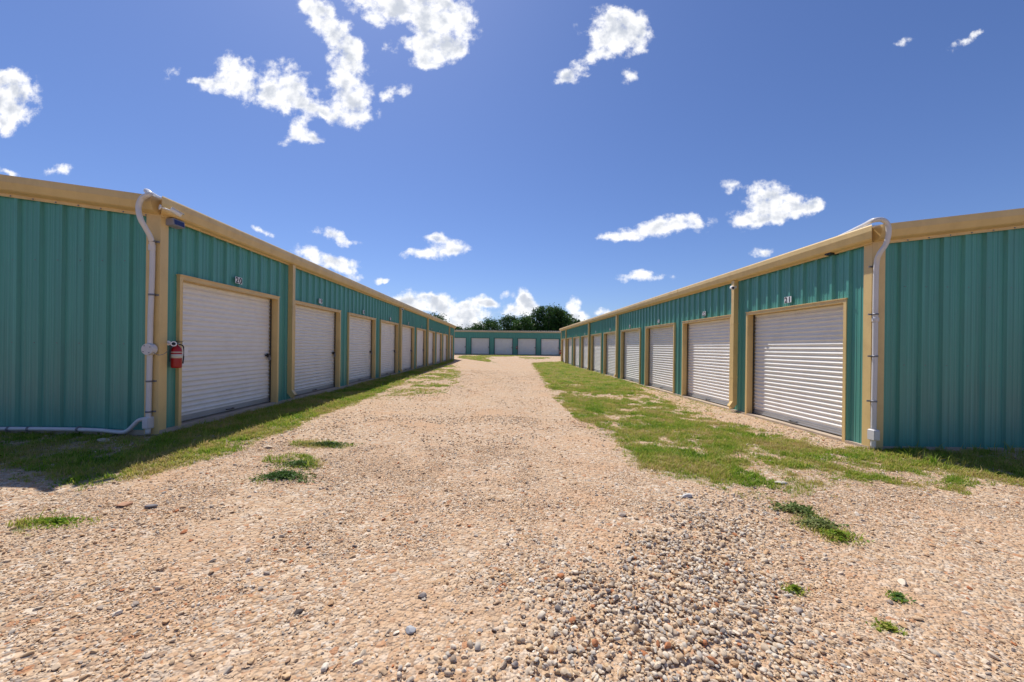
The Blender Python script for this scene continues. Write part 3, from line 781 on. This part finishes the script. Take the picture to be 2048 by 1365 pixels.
# wedge lamps under the gutters
def wedge(loc, rz, label, body, w=.18, h=.11, dpt=.13):
    t = root('wall_lamp', loc, rz, label=label, cat='lamp')
    m = MB(); A = [Vector(p) for p in ((-w/2, 0, 0), (w/2, 0, 0), (w/2, 0, h), (-w/2, 0, h))]; B = [Vector(p) for p in ((-w/2, -dpt, .012), (w/2, -dpt, .012), (w/2, -dpt*.9, h), (-w/2, -dpt*.9, h))]
    m.sweep(None, [A, B]); link('housing', m.mesh('housing', body), t)
    m = MB(); m.quad((-w/2+.012, -dpt-.002, .022), (w/2-.012, -dpt-.002, .022), (w/2-.012, -dpt*.905-.003, h-.012), (-w/2+.012, -dpt*.905-.003, h-.012)); link('lens', m.mesh('lens', M_LENS), t)
    return t
wedge((LX+.037, LY0+.13, HE+LZ-.325), math.pi/2, 'grey box lamp with dark blue front tucked under the left gutter corner', M_GREYBOX, .19, .10, .12)
q = at_x(1661, 506, RX-.08)
wedge((RX-.0, q.y, q.z-.04), -math.pi/2, 'small dark lamp under the right gutter above door 21', M_BLACK, .12, .07, .13)

# ------------------------------------------------------------------ trees beyond the far building
M_LEAF = bpy.data.materials.new('tree_leaves'); M_LEAF.use_nodes = True
def leaf_mat(m, cols, trans=.25, rough=.5):
    nt = m.node_tree; N = nt.nodes.new; L = nt.links.new
    b = nt.nodes['Principled BSDF']; b.inputs['Roughness'].default_value = rough
    b.inputs['Specular IOR Level'].default_value = .3
    at = N('ShaderNodeAttribute'); at.attribute_name = 'tone'
    r = N('ShaderNodeValToRGB'); cr = r.color_ramp
    cr.elements[0].position = 0; cr.elements[0].color = (*cols[0], 1); cr.elements[1].position = 1; cr.elements[1].color = (*cols[-1], 1)
    for k, c in enumerate(cols[1:-1]):
        e = cr.elements.new((k+1)/(len(cols)-1)); e.color = (*c, 1)
    L(at.outputs['Fac'], r.inputs[0]); 
    L(r.outputs[0], b.inputs['Base Color'])
    tr = N('ShaderNodeBsdfTranslucent'); L(r.outputs[0], tr.inputs[0])
    mx = N('ShaderNodeMixShader'); mx.inputs[0].default_value = trans
    L(b.outputs[0], mx.inputs[1]); L(tr.outputs[0], mx.inputs[2]); L(mx.outputs[0], nt.nodes['Material Output'].inputs[0])
    return at
leaf_mat(M_LEAF, [(.025, .06, .014), (.05, .11, .022), (.10, .18, .035)], .35)
M_BARK = mat('tree_bark', (.07, .055, .04), .9, var=.3, bump=.02, bscale=8)
def quads_mesh(name, c, tone, material):
    n = len(c)
    me = bpy.data.meshes.new(name)
    me.vertices.add(n*4); me.vertices.foreach_set('co', c.reshape(-1).astype(np.float32))
    me.loops.add(n*4); me.loops.foreach_set('vertex_index', np.arange(n*4, dtype=np.int32))
    me.polygons.add(n); me.polygons.foreach_set('loop_start', np.arange(n, dtype=np.int32)*4)
    me.update()
    a = me.attributes.new('tone', 'FLOAT', 'POINT'); a.data.foreach_set('value', np.repeat(tone, 4).astype(np.float32))
    me.materials.append(material); return me
def tree(loc, h, lobes, label, n=220, leaf=.2, seed=1, trunk_r=.2):
    R = np.random.default_rng(seed)
    t = root('tree', loc, label=label, cat='tree', group='trees beyond the far building')
    cs = []
    for (lx, ly, lz, rx, ry, rz_) in lobes:
        k = int(n*rx*rz_/11)+6
        d = R.normal(size=(k, 3)); d /= np.linalg.norm(d, axis=1)[:, None]
        rad = R.uniform(.3, 1.15, k)**.55
        cs.append(np.array([lx, ly, lz])+d*rad[:, None]*np.array([rx, ry, rz_]))
    cs = np.concatenate(cs)
    per = 34
    ctr = np.repeat(cs, per, 0); cl = np.repeat(R.uniform(.35, .85, len(cs)), per)
    d = R.normal(size=(len(ctr), 3)); d[:, 2] *= .8
    p = ctr + d*cl[:, None]*.5 + np.array([0, 0, 1])*R.exponential(.08, len(ctr))[:, None]
    a = R.normal(size=(len(p), 3)); a /= np.linalg.norm(a, axis=1)[:, None]
    b = np.cross(a, R.normal(size=(len(p), 3))); b /= np.linalg.norm(b, axis=1)[:, None]
    s = (leaf*R.uniform(.5, 1.1, len(p)))[:, None]
    q = np.stack([p-a*s*.6, p+b*s*.35, p+a*s*.6, p-b*s*.35], 1)
    tone = np.clip(np.repeat(R.uniform(.1, .9, len(cs)), per)+R.normal(0, .12, len(p)), 0, 1)
    link('crown', quads_mesh('crown', q, tone, M_LEAF), t)
    m = MB(); top = Vector((0, 0, h*.45)); 
    m.tube(catmull([(0, 0, -.3), (.08, 0, h*.2), (-.05, .05, h*.45)], 4), .2, 8, radii=list(np.linspace(trunk_r*1.3, trunk_r*.7, 9)))
    for (lx, ly, lz, rx, ry, rz_) in lobes:
        e = Vector((lx, ly, lz)); m.tube(catmull([(0, 0, h*.22), e*.5+Vector((0, 0, h*.12)), e, e+Vector((rx*.4, 0, rz_*.5))], 4), .1, 7, radii=list(np.linspace(trunk_r*.7, .02, 13)))
    link('trunk', m.mesh('trunk', M_BARK), t)
def tree_at(xa, xb, ytop, Y, label, seed, n=220, leaf=.2, rag=.0):
    """a crown spanning photo pixels xa..xb with its top at ytop"""
    A = at_y(xa, ytop, Y); B = at_y(xb, ytop, Y); base = .3
    w = (B.x-A.x)/2; cx = (A.x+B.x)/2; h = A.z-base
    R = random.Random(seed); lobes = []
    K = max(4, int(w*1.9))
    for k in range(K):
        fx = -1+2*(k+.5)/K
        top = h*(1.03-.25*fx*fx-R.uniform(0, .08)); r = max(.7, w/K*1.35)
        lobes.append((fx*(w-r*.55), R.uniform(-1, 1), top-r*.9, r, r*1.1, r*.85))
        lobes.append((fx*(w-r*.55)*.9, R.uniform(-1, 1), max(1.2, top*.55), r*1.1, r*1.2, top*.30))
    tree((cx, Y, base), h, lobes, label, n, leaf, seed, trunk_r=.06+h*.022)
tree_at(1050, 1145, 613, 66, 'tall broad dark green tree at the right, tallest of the trees over the far building', 11, 280, .26)
tree_at(1083, 1148, 618, 68, 'dark green tree standing right behind the tallest tree over the far building', 12, 200, .26)
tree_at(1026, 1066, 634, 64, 'bright leafy bush left of the tallest tree over the far building', 13, 260, .24)
tree_at(997, 1042, 630, 67, 'rounded dark green tree in the middle over the far roof', 14, 260, .24)
tree_at(960, 1002, 637, 66, 'bushy green tree left of the rounded one over the far roof', 15, 260, .24)
tree_at(942, 966, 648, 65, 'small low tree at the left end of the tree row over the far roof', 16, 240, .22)
tree_at(1100, 1190, 640, 74, 'dark tree mostly hidden by the far end of the right building', 17, 200, .28)
tree_at(905, 926, 654, 92, 'distant low bush just right of the left building end', 18, 200, .3)
tree_at(922, 948, 657, 96, 'distant low bush barely rising over the far roof', 19, 200, .3)
tree_at(846, 893, 626, 60, 'tree whose top pokes above the left building roof', 20, 300, .24)

# ------------------------------------------------------------------ instanced ground cover (gravel and grass)
def scatter(name, pts, scale, rot, idx, meshes, **k):
    hid = bpy.data.collections.new(name+'_kinds')
    for i, me in enumerate(meshes):
        o = bpy.data.objects.new('%s_kind_%02d' % (name, i), me); hid.objects.link(o)
    n = len(pts)
    me = bpy.data.meshes.new(name); me.vertices.add(n); me.vertices.foreach_set('co', pts.astype(np.float32).ravel())
    me.update()
    a = me.attributes.new('s', 'FLOAT_VECTOR', 'POINT'); a.data.foreach_set('vector', scale.astype(np.float32).ravel())
    a = me.attributes.new('r', 'FLOAT_VECTOR', 'POINT'); a.data.foreach_set('vector', rot.astype(np.float32).ravel())
    a = me.attributes.new('k', 'INT', 'POINT'); a.data.foreach_set('value', idx.astype(np.int32))
    o = link(name, me, kind='stuff', **k)
    ng = bpy.data.node_groups.new(name+'_spread', 'GeometryNodeTree')
    ng.interface.new_socket('Geometry', in_out='INPUT', socket_type='NodeSocketGeometry'); ng.interface.new_socket('Geometry', in_out='OUTPUT', socket_type='NodeSocketGeometry')
    N = ng.nodes.new; L = ng.links.new
    gi = N('NodeGroupInput'); go = N('NodeGroupOutput')
    ci = N('GeometryNodeCollectionInfo'); ci.inputs['Collection'].default_value = hid; ci.inputs['Separate Children'].default_value = True; ci.inputs['Reset Children'].default_value = True
    io = N('GeometryNodeInstanceOnPoints'); io.inputs['Pick Instance'].default_value = True
    def at(nm, ty):
        q = N('GeometryNodeInputNamedAttribute'); q.data_type = ty; q.inputs['Name'].default_value = nm; return q.outputs['Attribute']
    L(gi.outputs[0], io.inputs['Points']); L(ci.outputs[0], io.inputs['Instance'])
    L(at('k', 'INT'), io.inputs['Instance Index']); L(at('r', 'FLOAT_VECTOR'), io.inputs['Rotation']); L(at('s', 'FLOAT_VECTOR'), io.inputs['Scale'])
    L(io.outputs[0], go.inputs[0])
    md = o.modifiers.new('spread', 'NODES'); md.node_group = ng
    return o

# pebble meshes
def stone_mesh(seed, sub=2, rough=.22, flat=.62, material=None):
    bm = bmesh.new(); bmesh.ops.create_icosphere(bm, subdivisions=sub, radius=1)
    R = random.Random(seed)
    cuts = [(Vector((R.gauss(0, 1), R.gauss(0, 1), R.gauss(0, 1))).normalized(), R.uniform(.45, .85)) for _ in range(8)]
    sx, sy = R.uniform(.95, 1.35), R.uniform(.7, 1.0)
    for v in bm.verts:
        p = v.co.copy()
        for n_, d in cuts:
            e = p.dot(n_)-d
            if e > 0: p -= n_*e*.95
        p *= 1+R.uniform(-rough, rough)*.25
        v.co = (p.x*sx, p.y*sy, p.z*flat)
    me = bpy.data.meshes.new('pebble'); bm.to_mesh(me); bm.free()
    me.polygons.foreach_set('use_smooth', [True]*len(me.polygons)); me.materials.append(material); me.set_sharp_from_angle(angle=math.radians(42)); return me
M_STONE = bpy.data.materials.new('limestone_pebbles'); M_STONE.use_nodes = True
def stone_mat(m, els, sat=1):
    nt = m.node_tree; N = nt.nodes.new; L = nt.links.new; b = nt.nodes['Principled BSDF']; b.inputs['Roughness'].default_value = .85; b.inputs['Specular IOR Level'].default_value = .25
    oi = N('ShaderNodeObjectInfo'); r = N('ShaderNodeValToRGB'); r.color_ramp.interpolation = 'CONSTANT'; L(oi.outputs['Random'], r.inputs[0])
    cr = r.color_ramp; cr.elements[0].position = 0; cr.elements[0].color = (*els[0][1], 1); cr.elements[1].position = els[1][0]; cr.elements[1].color = (*els[1][1], 1)
    for p, c in els[2:]:
        e = cr.elements.new(p); e.color = (*c, 1)
    gm = N('ShaderNodeNewGeometry'); n = N('ShaderNodeTexNoise'); n.inputs['Scale'].default_value = 90; n.inputs['Detail'].default_value = 4; L(gm.outputs['Position'], n.inputs['Vector'])
    mr = N('ShaderNodeMapRange'); L(n.outputs['Fac'], mr.inputs[0]); mr.inputs[1].default_value = .3; mr.inputs[2].default_value = .7; mr.inputs[3].default_value = .72; mr.inputs[4].default_value = 1.06
    h = N('ShaderNodeHueSaturation'); L(r.outputs[0], h.inputs['Color']); L(mr.outputs[0], h.inputs['Value']); h.inputs['Saturation'].default_value = 1.0; L(h.outputs[0], b.inputs['Base Color'])
STONES = [(0, (.60, .42, .26)), (.14, (.66, .50, .34)), (.27, (.48, .32, .19)), (.38, (.54, .45, .35)), (.48, (.56, .35, .19)), (.60, (.70, .56, .41)), (.74, (.42, .34, .27)), (.80, (.62, .42, .24)), (.90, (.38, .24, .15)), (.945, (.76, .66, .53)), (.975, (.50, .19, .08)), (.99, (.20, .16, .14))]
PILE = [(0, (.60, .47, .33)), (.14, (.68, .55, .40)), (.27, (.50, .38, .27)), (.38, (.56, .49, .40)), (.50, (.58, .40, .24)), (.60, (.72, .61, .47)), (.73, (.42, .36, .31)), (.80, (.62, .44, .26)), (.90, (.38, .29, .21)), (.94, (.78, .70, .58)), (.97, (.48, .20, .09)), (.99, (.22, .19, .17))]
stone_mat(M_STONE, STONES)
M_PILE = bpy.data.materials.new('river_rock'); M_PILE.use_nodes = True; stone_mat(M_PILE, PILE)
pebs = [stone_mesh(s, 2, material=M_STONE) for s in range(6)]
smalls = [stone_mesh(20+s, 1, rough=.5, material=M_STONE) for s in range(5)]
rocks = [stone_mesh(40+s, 2, rough=.12, flat=.66, material=M_PILE) for s in range(8)]

def region(n, ya, yb, margin=1.5):
    """random ground points seen from the camera and somewhat beyond"""
    y = rng.uniform(ya, yb, n*4)
    w = np.minimum(1.38*y+margin, 9)
    x = rng.uniform(-1, 1, n*4)*w
    keep = rng.uniform(0, 1, n*4) < w/w.max()
    x, y = x[keep][:n], y[keep][:n]
    ok = ~((x < LX) & (y > LY0)) & ~((x > RX) & (y > RY0))
    return x[ok], y[ok]
def stones(name, n, ya, yb, smin, smax, meshes, dens, label, sink=.25, power=2.2, margin=1.0):
    x, y = region(n, ya, yb, margin)
    k = rng.uniform(0, 1, len(x)) < dens(x, y); x, y = x[k], y[k]
    s = smin+(smax-smin)*rng.uniform(0, 1, len(x))**power
    z = gz(x, y)+s*rng.uniform(.12, .5, len(x))
    sc = np.stack([s*rng.uniform(.85, 1.15, len(x)), s*rng.uniform(.85, 1.15, len(x)), s*rng.uniform(.8, 1.1, len(x))], 1)
    rot = np.stack([rng.normal(0, .22, len(x)), rng.normal(0, .22, len(x)), rng.uniform(0, 6.28, len(x))], 1)
    print(name, len(x))
    return scatter(name, np.stack([x, y, z], 1), sc, rot, rng.integers(0, len(meshes), len(x)), meshes, label=label)
def pile(x, y): return soft(x, y, P_PILE, .28, 9)
def cov(x, y):
    c = np.clip((fbm(x, y, .9, 51)-.34)*4+(fbm(x, y, .25, 57)-.5)*2.5, .22, 1)
    tr = np.exp(-((x+.95)/.38)**2)+np.exp(-((x-.80)/.38)**2)
    bare = np.clip(tr*.75*sstep(2.6, 4.5, y)*(.4+fbm(x, y, 1.1, 95)) + soft(x, y, P_DIRT, .35, 12)*1.0 + (fbm(x, y, 1.6, 91)-.60)*4, 0, 1)
    return c*(1-.75*grass_field(x, y))*(1-.8*bare)
stones('fine_gravel', 240000, 1.0, 5.2, .003, .0088, smalls, lambda x, y: cov(x, y), 'fine tan gravel spread over the near drive', margin=.6)
stones('loose_gravel', 46000, 1.0, 7.5, .006, .019, pebs, lambda x, y: cov(x, y), 'loose tan and grey pebbles lying across the drive', power=4)
stones('coarse_gravel', 60000, 4.8, 22, .007, .021, smalls, lambda x, y: cov(x, y)*.8, 'loose stones scattered further up the drive', power=2.5, margin=0)
def pile_pts():
    n = 52000
    x = rng.uniform(-.9, 4.0, n); y = rng.uniform(1.0, 4.2, n)
    p = soft(x, y, P_PILE, .5, 9)**1.3*np.clip(.45+(fbm(x, y, .6, 61)-.45)*4, .06, 1)
    k = rng.uniform(0, 1, n) < p; x, y = x[k], y[k]
    s = .005+.0115*rng.uniform(0, 1, len(x))**1.6; s *= .75+.4*np.clip(1.6-y*.25, .4, 1)
    big = rng.uniform(0, 1, len(x)) < .03; s[big] *= 1.4
    z = gz(x, y)+rng.uniform(-.004, .018, len(x))*pile(x, y)
    rot = np.stack([rng.normal(0, .4, len(x)), rng.normal(0, .4, len(x)), rng.uniform(0, 6.28, len(x))], 1)
    print('pile', len(x))
    scatter('river_rock_pile', np.stack([x, y, z], 1), np.stack([s]*3, 1)*rng.uniform(.85, 1.15, (len(x), 3)), rot, rng.integers(0, len(rocks), len(x)), rocks, label='thick spread of rounded river stones in the right foreground')
pile_pts()

# grass
def grass_mat(name, cols, dry, trans=.5):
    m = bpy.data.materials.new(name); m.use_nodes = True; nt = m.node_tree; N = nt.nodes.new; L = nt.links.new
    b = nt.nodes['Principled BSDF']; b.inputs['Roughness'].default_value = .55; b.inputs['Specular IOR Level'].default_value = .25
    oi = N('ShaderNodeObjectInfo'); at = N('ShaderNodeAttribute'); at.attribute_name = 'tone'
    gm = N('ShaderNodeNewGeometry'); n = N('ShaderNodeTexNoise'); n.inputs['Scale'].default_value = 1.7; n.inputs['Detail'].default_value = 4; L(gm.outputs['Position'], n.inputs['Vector'])
    s = N('ShaderNodeMath'); s.operation = 'MULTIPLY_ADD'; L(n.outputs['Fac'], s.inputs[0]); s.inputs[1].default_value = 1.5; s.inputs[2].default_value = -.47
    s2 = N('ShaderNodeMath'); s2.operation = 'MULTIPLY_ADD'; L(oi.outputs['Random'], s2.inputs[0]); s2.inputs[1].default_value = .35; L(s.outputs[0], s2.inputs[2])
    s3 = N('ShaderNodeMath'); s3.operation = 'MULTIPLY_ADD'; L(at.outputs['Fac'], s3.inputs[0]); s3.inputs[1].default_value = .35; L(s2.outputs[0], s3.inputs[2])
    r = N('ShaderNodeValToRGB'); cr = r.color_ramp; L(s3.outputs[0], r.inputs[0])
    allc = cols+[dry]
    cr.elements[0].position = 0.1; cr.elements[0].color = (*allc[0], 1); cr.elements[1].position = 1; cr.elements[1].color = (*allc[-1], 1)
    for k, c in enumerate(allc[1:-1]):
        e = cr.elements.new(.1+.8*(k+1)/(len(allc)-1)); e.color = (*c, 1)
    L(r.outputs[0], b.inputs['Base Color'])
    tr = N('ShaderNodeBsdfTranslucent'); L(r.outputs[0], tr.inputs[0]); mx = N('ShaderNodeMixShader'); mx.inputs[0].default_value = trans
    L(b.outputs[0], mx.inputs[1]); L(tr.outputs[0], mx.inputs[2]); L(mx.outputs[0], nt.nodes['Material Output'].inputs[0]); return m
M_GRASS = grass_mat('verge_grass', [(.06, .145, .012), (.14, .28, .018), (.26, .38, .035), (.42, .41, .08)], (.56, .42, .19))
M_WEED = grass_mat('weed_leaves', [(.035, .085, .018), (.06, .13, .024), (.10, .18, .035)], (.20, .22, .07), .3)
def tuft_mesh(seed, n=15, h=.06, spread=.045, lean=.7, wd=.0032, material=None):
    R = np.random.default_rng(seed); vs = []; fs = []; tn = []
    for _ in range(n):
        a = R.uniform(0, 6.28); r = spread*math.sqrt(R.uniform(0, 1)); bx, by = r*math.cos(a), r*math.sin(a)
        hh = h*R.uniform(.45, 1.15); d = R.uniform(0, 6.28); ln = R.uniform(.1, 1)*lean*hh; w = wd*R.uniform(.7, 1.3)
        px, py = -math.sin(d)*w, math.cos(d)*w; tone = R.uniform(0, 1)
        i = len(vs)
        for t in (0, .5, 1):
            cx, cy, cz = bx+math.cos(d)*ln*t*t, by+math.sin(d)*ln*t*t, hh*(t-.25*t*t*lean)-.004
            if t < 1: vs += [(cx-px*(1-t*.4), cy-py*(1-t*.4), cz), (cx+px*(1-t*.4), cy+py*(1-t*.4), cz)]; tn += [tone, tone]
            else: vs.append((cx, cy, cz)); tn.append(tone)
        fs += [(i, i+1, i+3, i+2), (i+2, i+3, i+4)]
    me = bpy.data.meshes.new('tuft'); me.from_pydata(vs, [], fs); a = me.attributes.new('tone', 'FLOAT', 'POINT'); a.data.foreach_set('value', tn); me.materials.append(material); me.update(); return me
tufts = [tuft_mesh(s, 16, .045, .05, .9, material=M_GRASS) for s in range(5)] + [tuft_mesh(9, 12, .075, .04, .8, material=M_GRASS)]
tall = [tuft_mesh(30+s, 9, .17, .03, .9, .003, material=M_GRASS) for s in range(3)]
def grass(name, n, box, meshes, smin, smax, label, dens=1, wide=1, thr=0.0):
    x = rng.uniform(box[0], box[1], n); y = rng.uniform(box[2], box[3], n)
    ok = ~((x < LX-.05) & (y > LY0-.05)) & ~((x > RX+.05) & (y > RY0-.05)); x, y = x[ok], y[ok]
    d = grass_field(x, y); k = rng.uniform(0, 1, len(x)) < np.clip(d-thr, 0, 1)*dens; x, y, d = x[k], y[k], d[k]
    s = rng.uniform(smin, smax, len(x))*(.55+.6*d)
    rot = np.stack([rng.normal(0, .12, len(x)), rng.normal(0, .12, len(x)), rng.uniform(0, 6.28, len(x))], 1)
    print(name, len(x))
    return scatter(name, np.stack([x, y, gz(x, y)], 1), np.stack([s*wide, s*wide, s], 1), rot, rng.integers(0, len(meshes), len(x)), meshes, label=label)
grass('left_verge_grass', 42000, (-9, -1.6, 2.3, 12), tufts, .6, 1.25, 'short green grass along the foot of the left building, mostly in its shade')
grass('left_verge_far_grass', 30000, (-4.75, -1.2, 12, 37), tufts, .9, 1.7, 'thin grass further along the left building', wide=1.6)
grass('right_verge_grass', 62000, (1.0, 9, 2.3, 13), tufts, .6, 1.2, 'sunlit grass verge with dry patches along the right building')
grass('right_verge_far_grass', 52000, (1.0, 5.3, 13, 37), tufts, .9, 1.7, 'sunlit grass further along the right building', wide=1.6)
grass('far_cross_grass', 9000, (-5, 5, 37, 50.5), tufts, 1.2, 2.2, 'thin grass before the far building', wide=2)
grass('tall_grass', 1500, (-9, 9, 3.4, 12), tall, .5, 1.0, 'taller grass stalks standing out of the verges', dens=.5, thr=.3)
# rank grass against the right end wall
def fringe(name, x0, x1, y0, y1, n, label):
    x = rng.uniform(x0, x1, n); y = rng.uniform(y0, y1, n)
    rot = np.stack([rng.normal(0, .15, n), rng.normal(0, .15, n), rng.uniform(0, 6.28, n)], 1); s = rng.uniform(.5, 1.2, n)
    scatter(name, np.stack([x, y, gz(x, y)], 1), np.stack([s, s, s], 1), rot, rng.integers(0, 3, n), tall, label=label)
fringe('wall_fringe_grass', 5.3, 8, 4.75, 5.5, 160, 'longer grass against the foot of the right end wall')

# ------------------------------------------------------------------ countable plants and stones
def leafy(seed, n, rad, material, leaf=.013, h=.05):
    R = np.random.default_rng(seed); a = R.uniform(0, 6.28, n); r = rad*np.abs(R.normal(0, .55, n))*(.8+.35*np.sin(a*3+seed)+.2*np.sin(a*7+seed*2))
    p = np.stack([r*np.cos(a), r*np.sin(a)*.8, R.uniform(.005, h, n)*np.clip(1.1-.6*r/rad, .1, 1)], 1)
    u = R.normal(size=(n, 3)); u[:, 2] *= .45; u /= np.linalg.norm(u, axis=1)[:, None]
    w = np.cross(u, R.normal(size=(n, 3))*[.4, .4, 1]); w /= np.linalg.norm(w, axis=1)[:, None]
    s = (leaf*R.uniform(.6, 1.3, n))[:, None]
    q = np.stack([p-u*s, p+w*s*.6, p+u*s, p-w*s*.6], 1)
    return quads_mesh('weed', q, R.uniform(0, 1, n), material)
def weed(x, y, rad, label, mtl=None, n=900, seed=1, h=.05, sx=1, sy=1, rz=0, stalks=40):
    X, Y = g(x, y); t = root('weed_clump', (X, Y, gz1(X, Y)), rz, label=label, cat='weed')
    o = link('leaves', leafy(seed, n, rad, mtl or M_WEED, h=h), t); o.scale = (sx, sy, 1)
    o = link('blades', tuft_mesh(seed+50, stalks, h*1.4, rad*1.15, 1.0, .0025, material=M_GRASS), t); o.scale = (sx, sy, 1)
weed(566, 955, .24, 'dark green leafy weed patch low in the gravel, nearest on the left of the drive', n=1500, seed=3, sx=1.2, sy=.8, stalks=90)
weed(600, 932, .22, 'thin weed patch just behind the dark leafy one on the left of the drive', n=900, seed=4, sx=1.1, sy=.8, stalks=120)
weed(655, 892, .28, 'flat green weed strip furthest up the left of the drive', n=1500, seed=5, sx=1.3, sy=.45)
weed(1595, 1025, .16, 'upper part of the long dark weed patch in the gravel on the right', n=1300, seed=6, sx=1.0, sy=1.3, stalks=110)
weed(1640, 1055, .14, 'middle of the long weed patch in the gravel on the right', n=1000, seed=7, sx=1.1, sy=1.1, stalks=130)
weed(1675, 1075, .12, 'browner lower end of the long weed patch on the right', mtl=M_GRASS, n=500, seed=8, sx=1.1, sy=1.0, stalks=180)
weed(1795, 1197, .05, 'small bright grass tuft alone in the right foreground', n=60, seed=9, h=.028, stalks=90)
weed(1772, 1256, .05, 'tiny thin tuft lowest in the right foreground', mtl=M_GRASS, n=60, seed=10, h=.02, sx=1.4, stalks=50)
weed(1590, 1183, .05, 'thin tuft at the right edge of the river stones', mtl=M_GRASS, n=60, seed=11, h=.03, sx=1.3, stalks=60)
weed(110, 1046, .22, 'dry green grass patch alone in the left foreground gravel', mtl=M_GRASS, n=400, seed=12, h=.03, sx=1.2, sy=.45, stalks=260)
weed(305, 862, .12, 'small weed at the foot of the left conduit', n=200, seed=13, h=.14, sx=.8, stalks=50)

def one_stone(x, y, s, col, label, flat=.6, seed=1):
    X, Y = g(x, y); m = mat('stone_colour', col, .85, var=.15, scale=(30, 30, 30), bump=.001, bscale=150, spec=.3)
    me = stone_mesh(100+seed, 3, rough=.08, flat=flat, material=m); me.name = 'stone'
    o = link('stone', me, None, (X, Y, gz1(X, Y)+s*flat*.55), (0.1*math.sin(seed), .1*math.cos(seed), seed*1.7), label=label, cat='stone'); o.scale = (s, s, s)
one_stone(1121, 1155, .027, (.42, .17, .07), 'rust orange stone lying left of the river stones', seed=1)
one_stone(845, 1195, .024, (.25, .21, .19), 'dark brown grey stone left of centre in the near gravel', seed=2)
one_stone(537, 896, .06, (.66, .55, .42), 'pale flat rock on the gravel near the left grass edge', .4, seed=3)
one_stone(1375, 995, .045, (.52, .50, .47), 'pale grey stone at the top of the river stones', .5, seed=4)
one_stone(1245, 1032, .03, (.38, .30, .24), 'lone brown stone on bare dirt left of the river stones', seed=5)
one_stone(1805, 1168, .026, (.66, .55, .42), 'cream stone above the small bright tuft on the right', seed=6)
one_stone(1062, 1163, .022, (.70, .64, .56), 'whitish stone left of the rust orange one', seed=7)
one_stone(596, 1226, .018, (.10, .08, .07), 'small black stone in the left foreground', seed=8)
one_stone(207, 885, .08, (.46, .38, .28), 'tan rock half sunk in the shaded left grass', .4, seed=9)
one_stone(822, 1262, .026, (.40, .40, .40), 'blue grey stone below the dark brown one', seed=10)
one_stone(1560, 968, .05, (.62, .56, .50), 'pale rock at the lower edge of the right grass', .4, seed=11)
one_stone(248, 1012, .05, (.45, .25, .15), 'reddish rock in the left gravel just below the shade', .4, seed=12)
one_stone(300, 1016, .04, (.20, .18, .18), 'dark grey rock right of the reddish one in the left gravel', .45, seed=13)
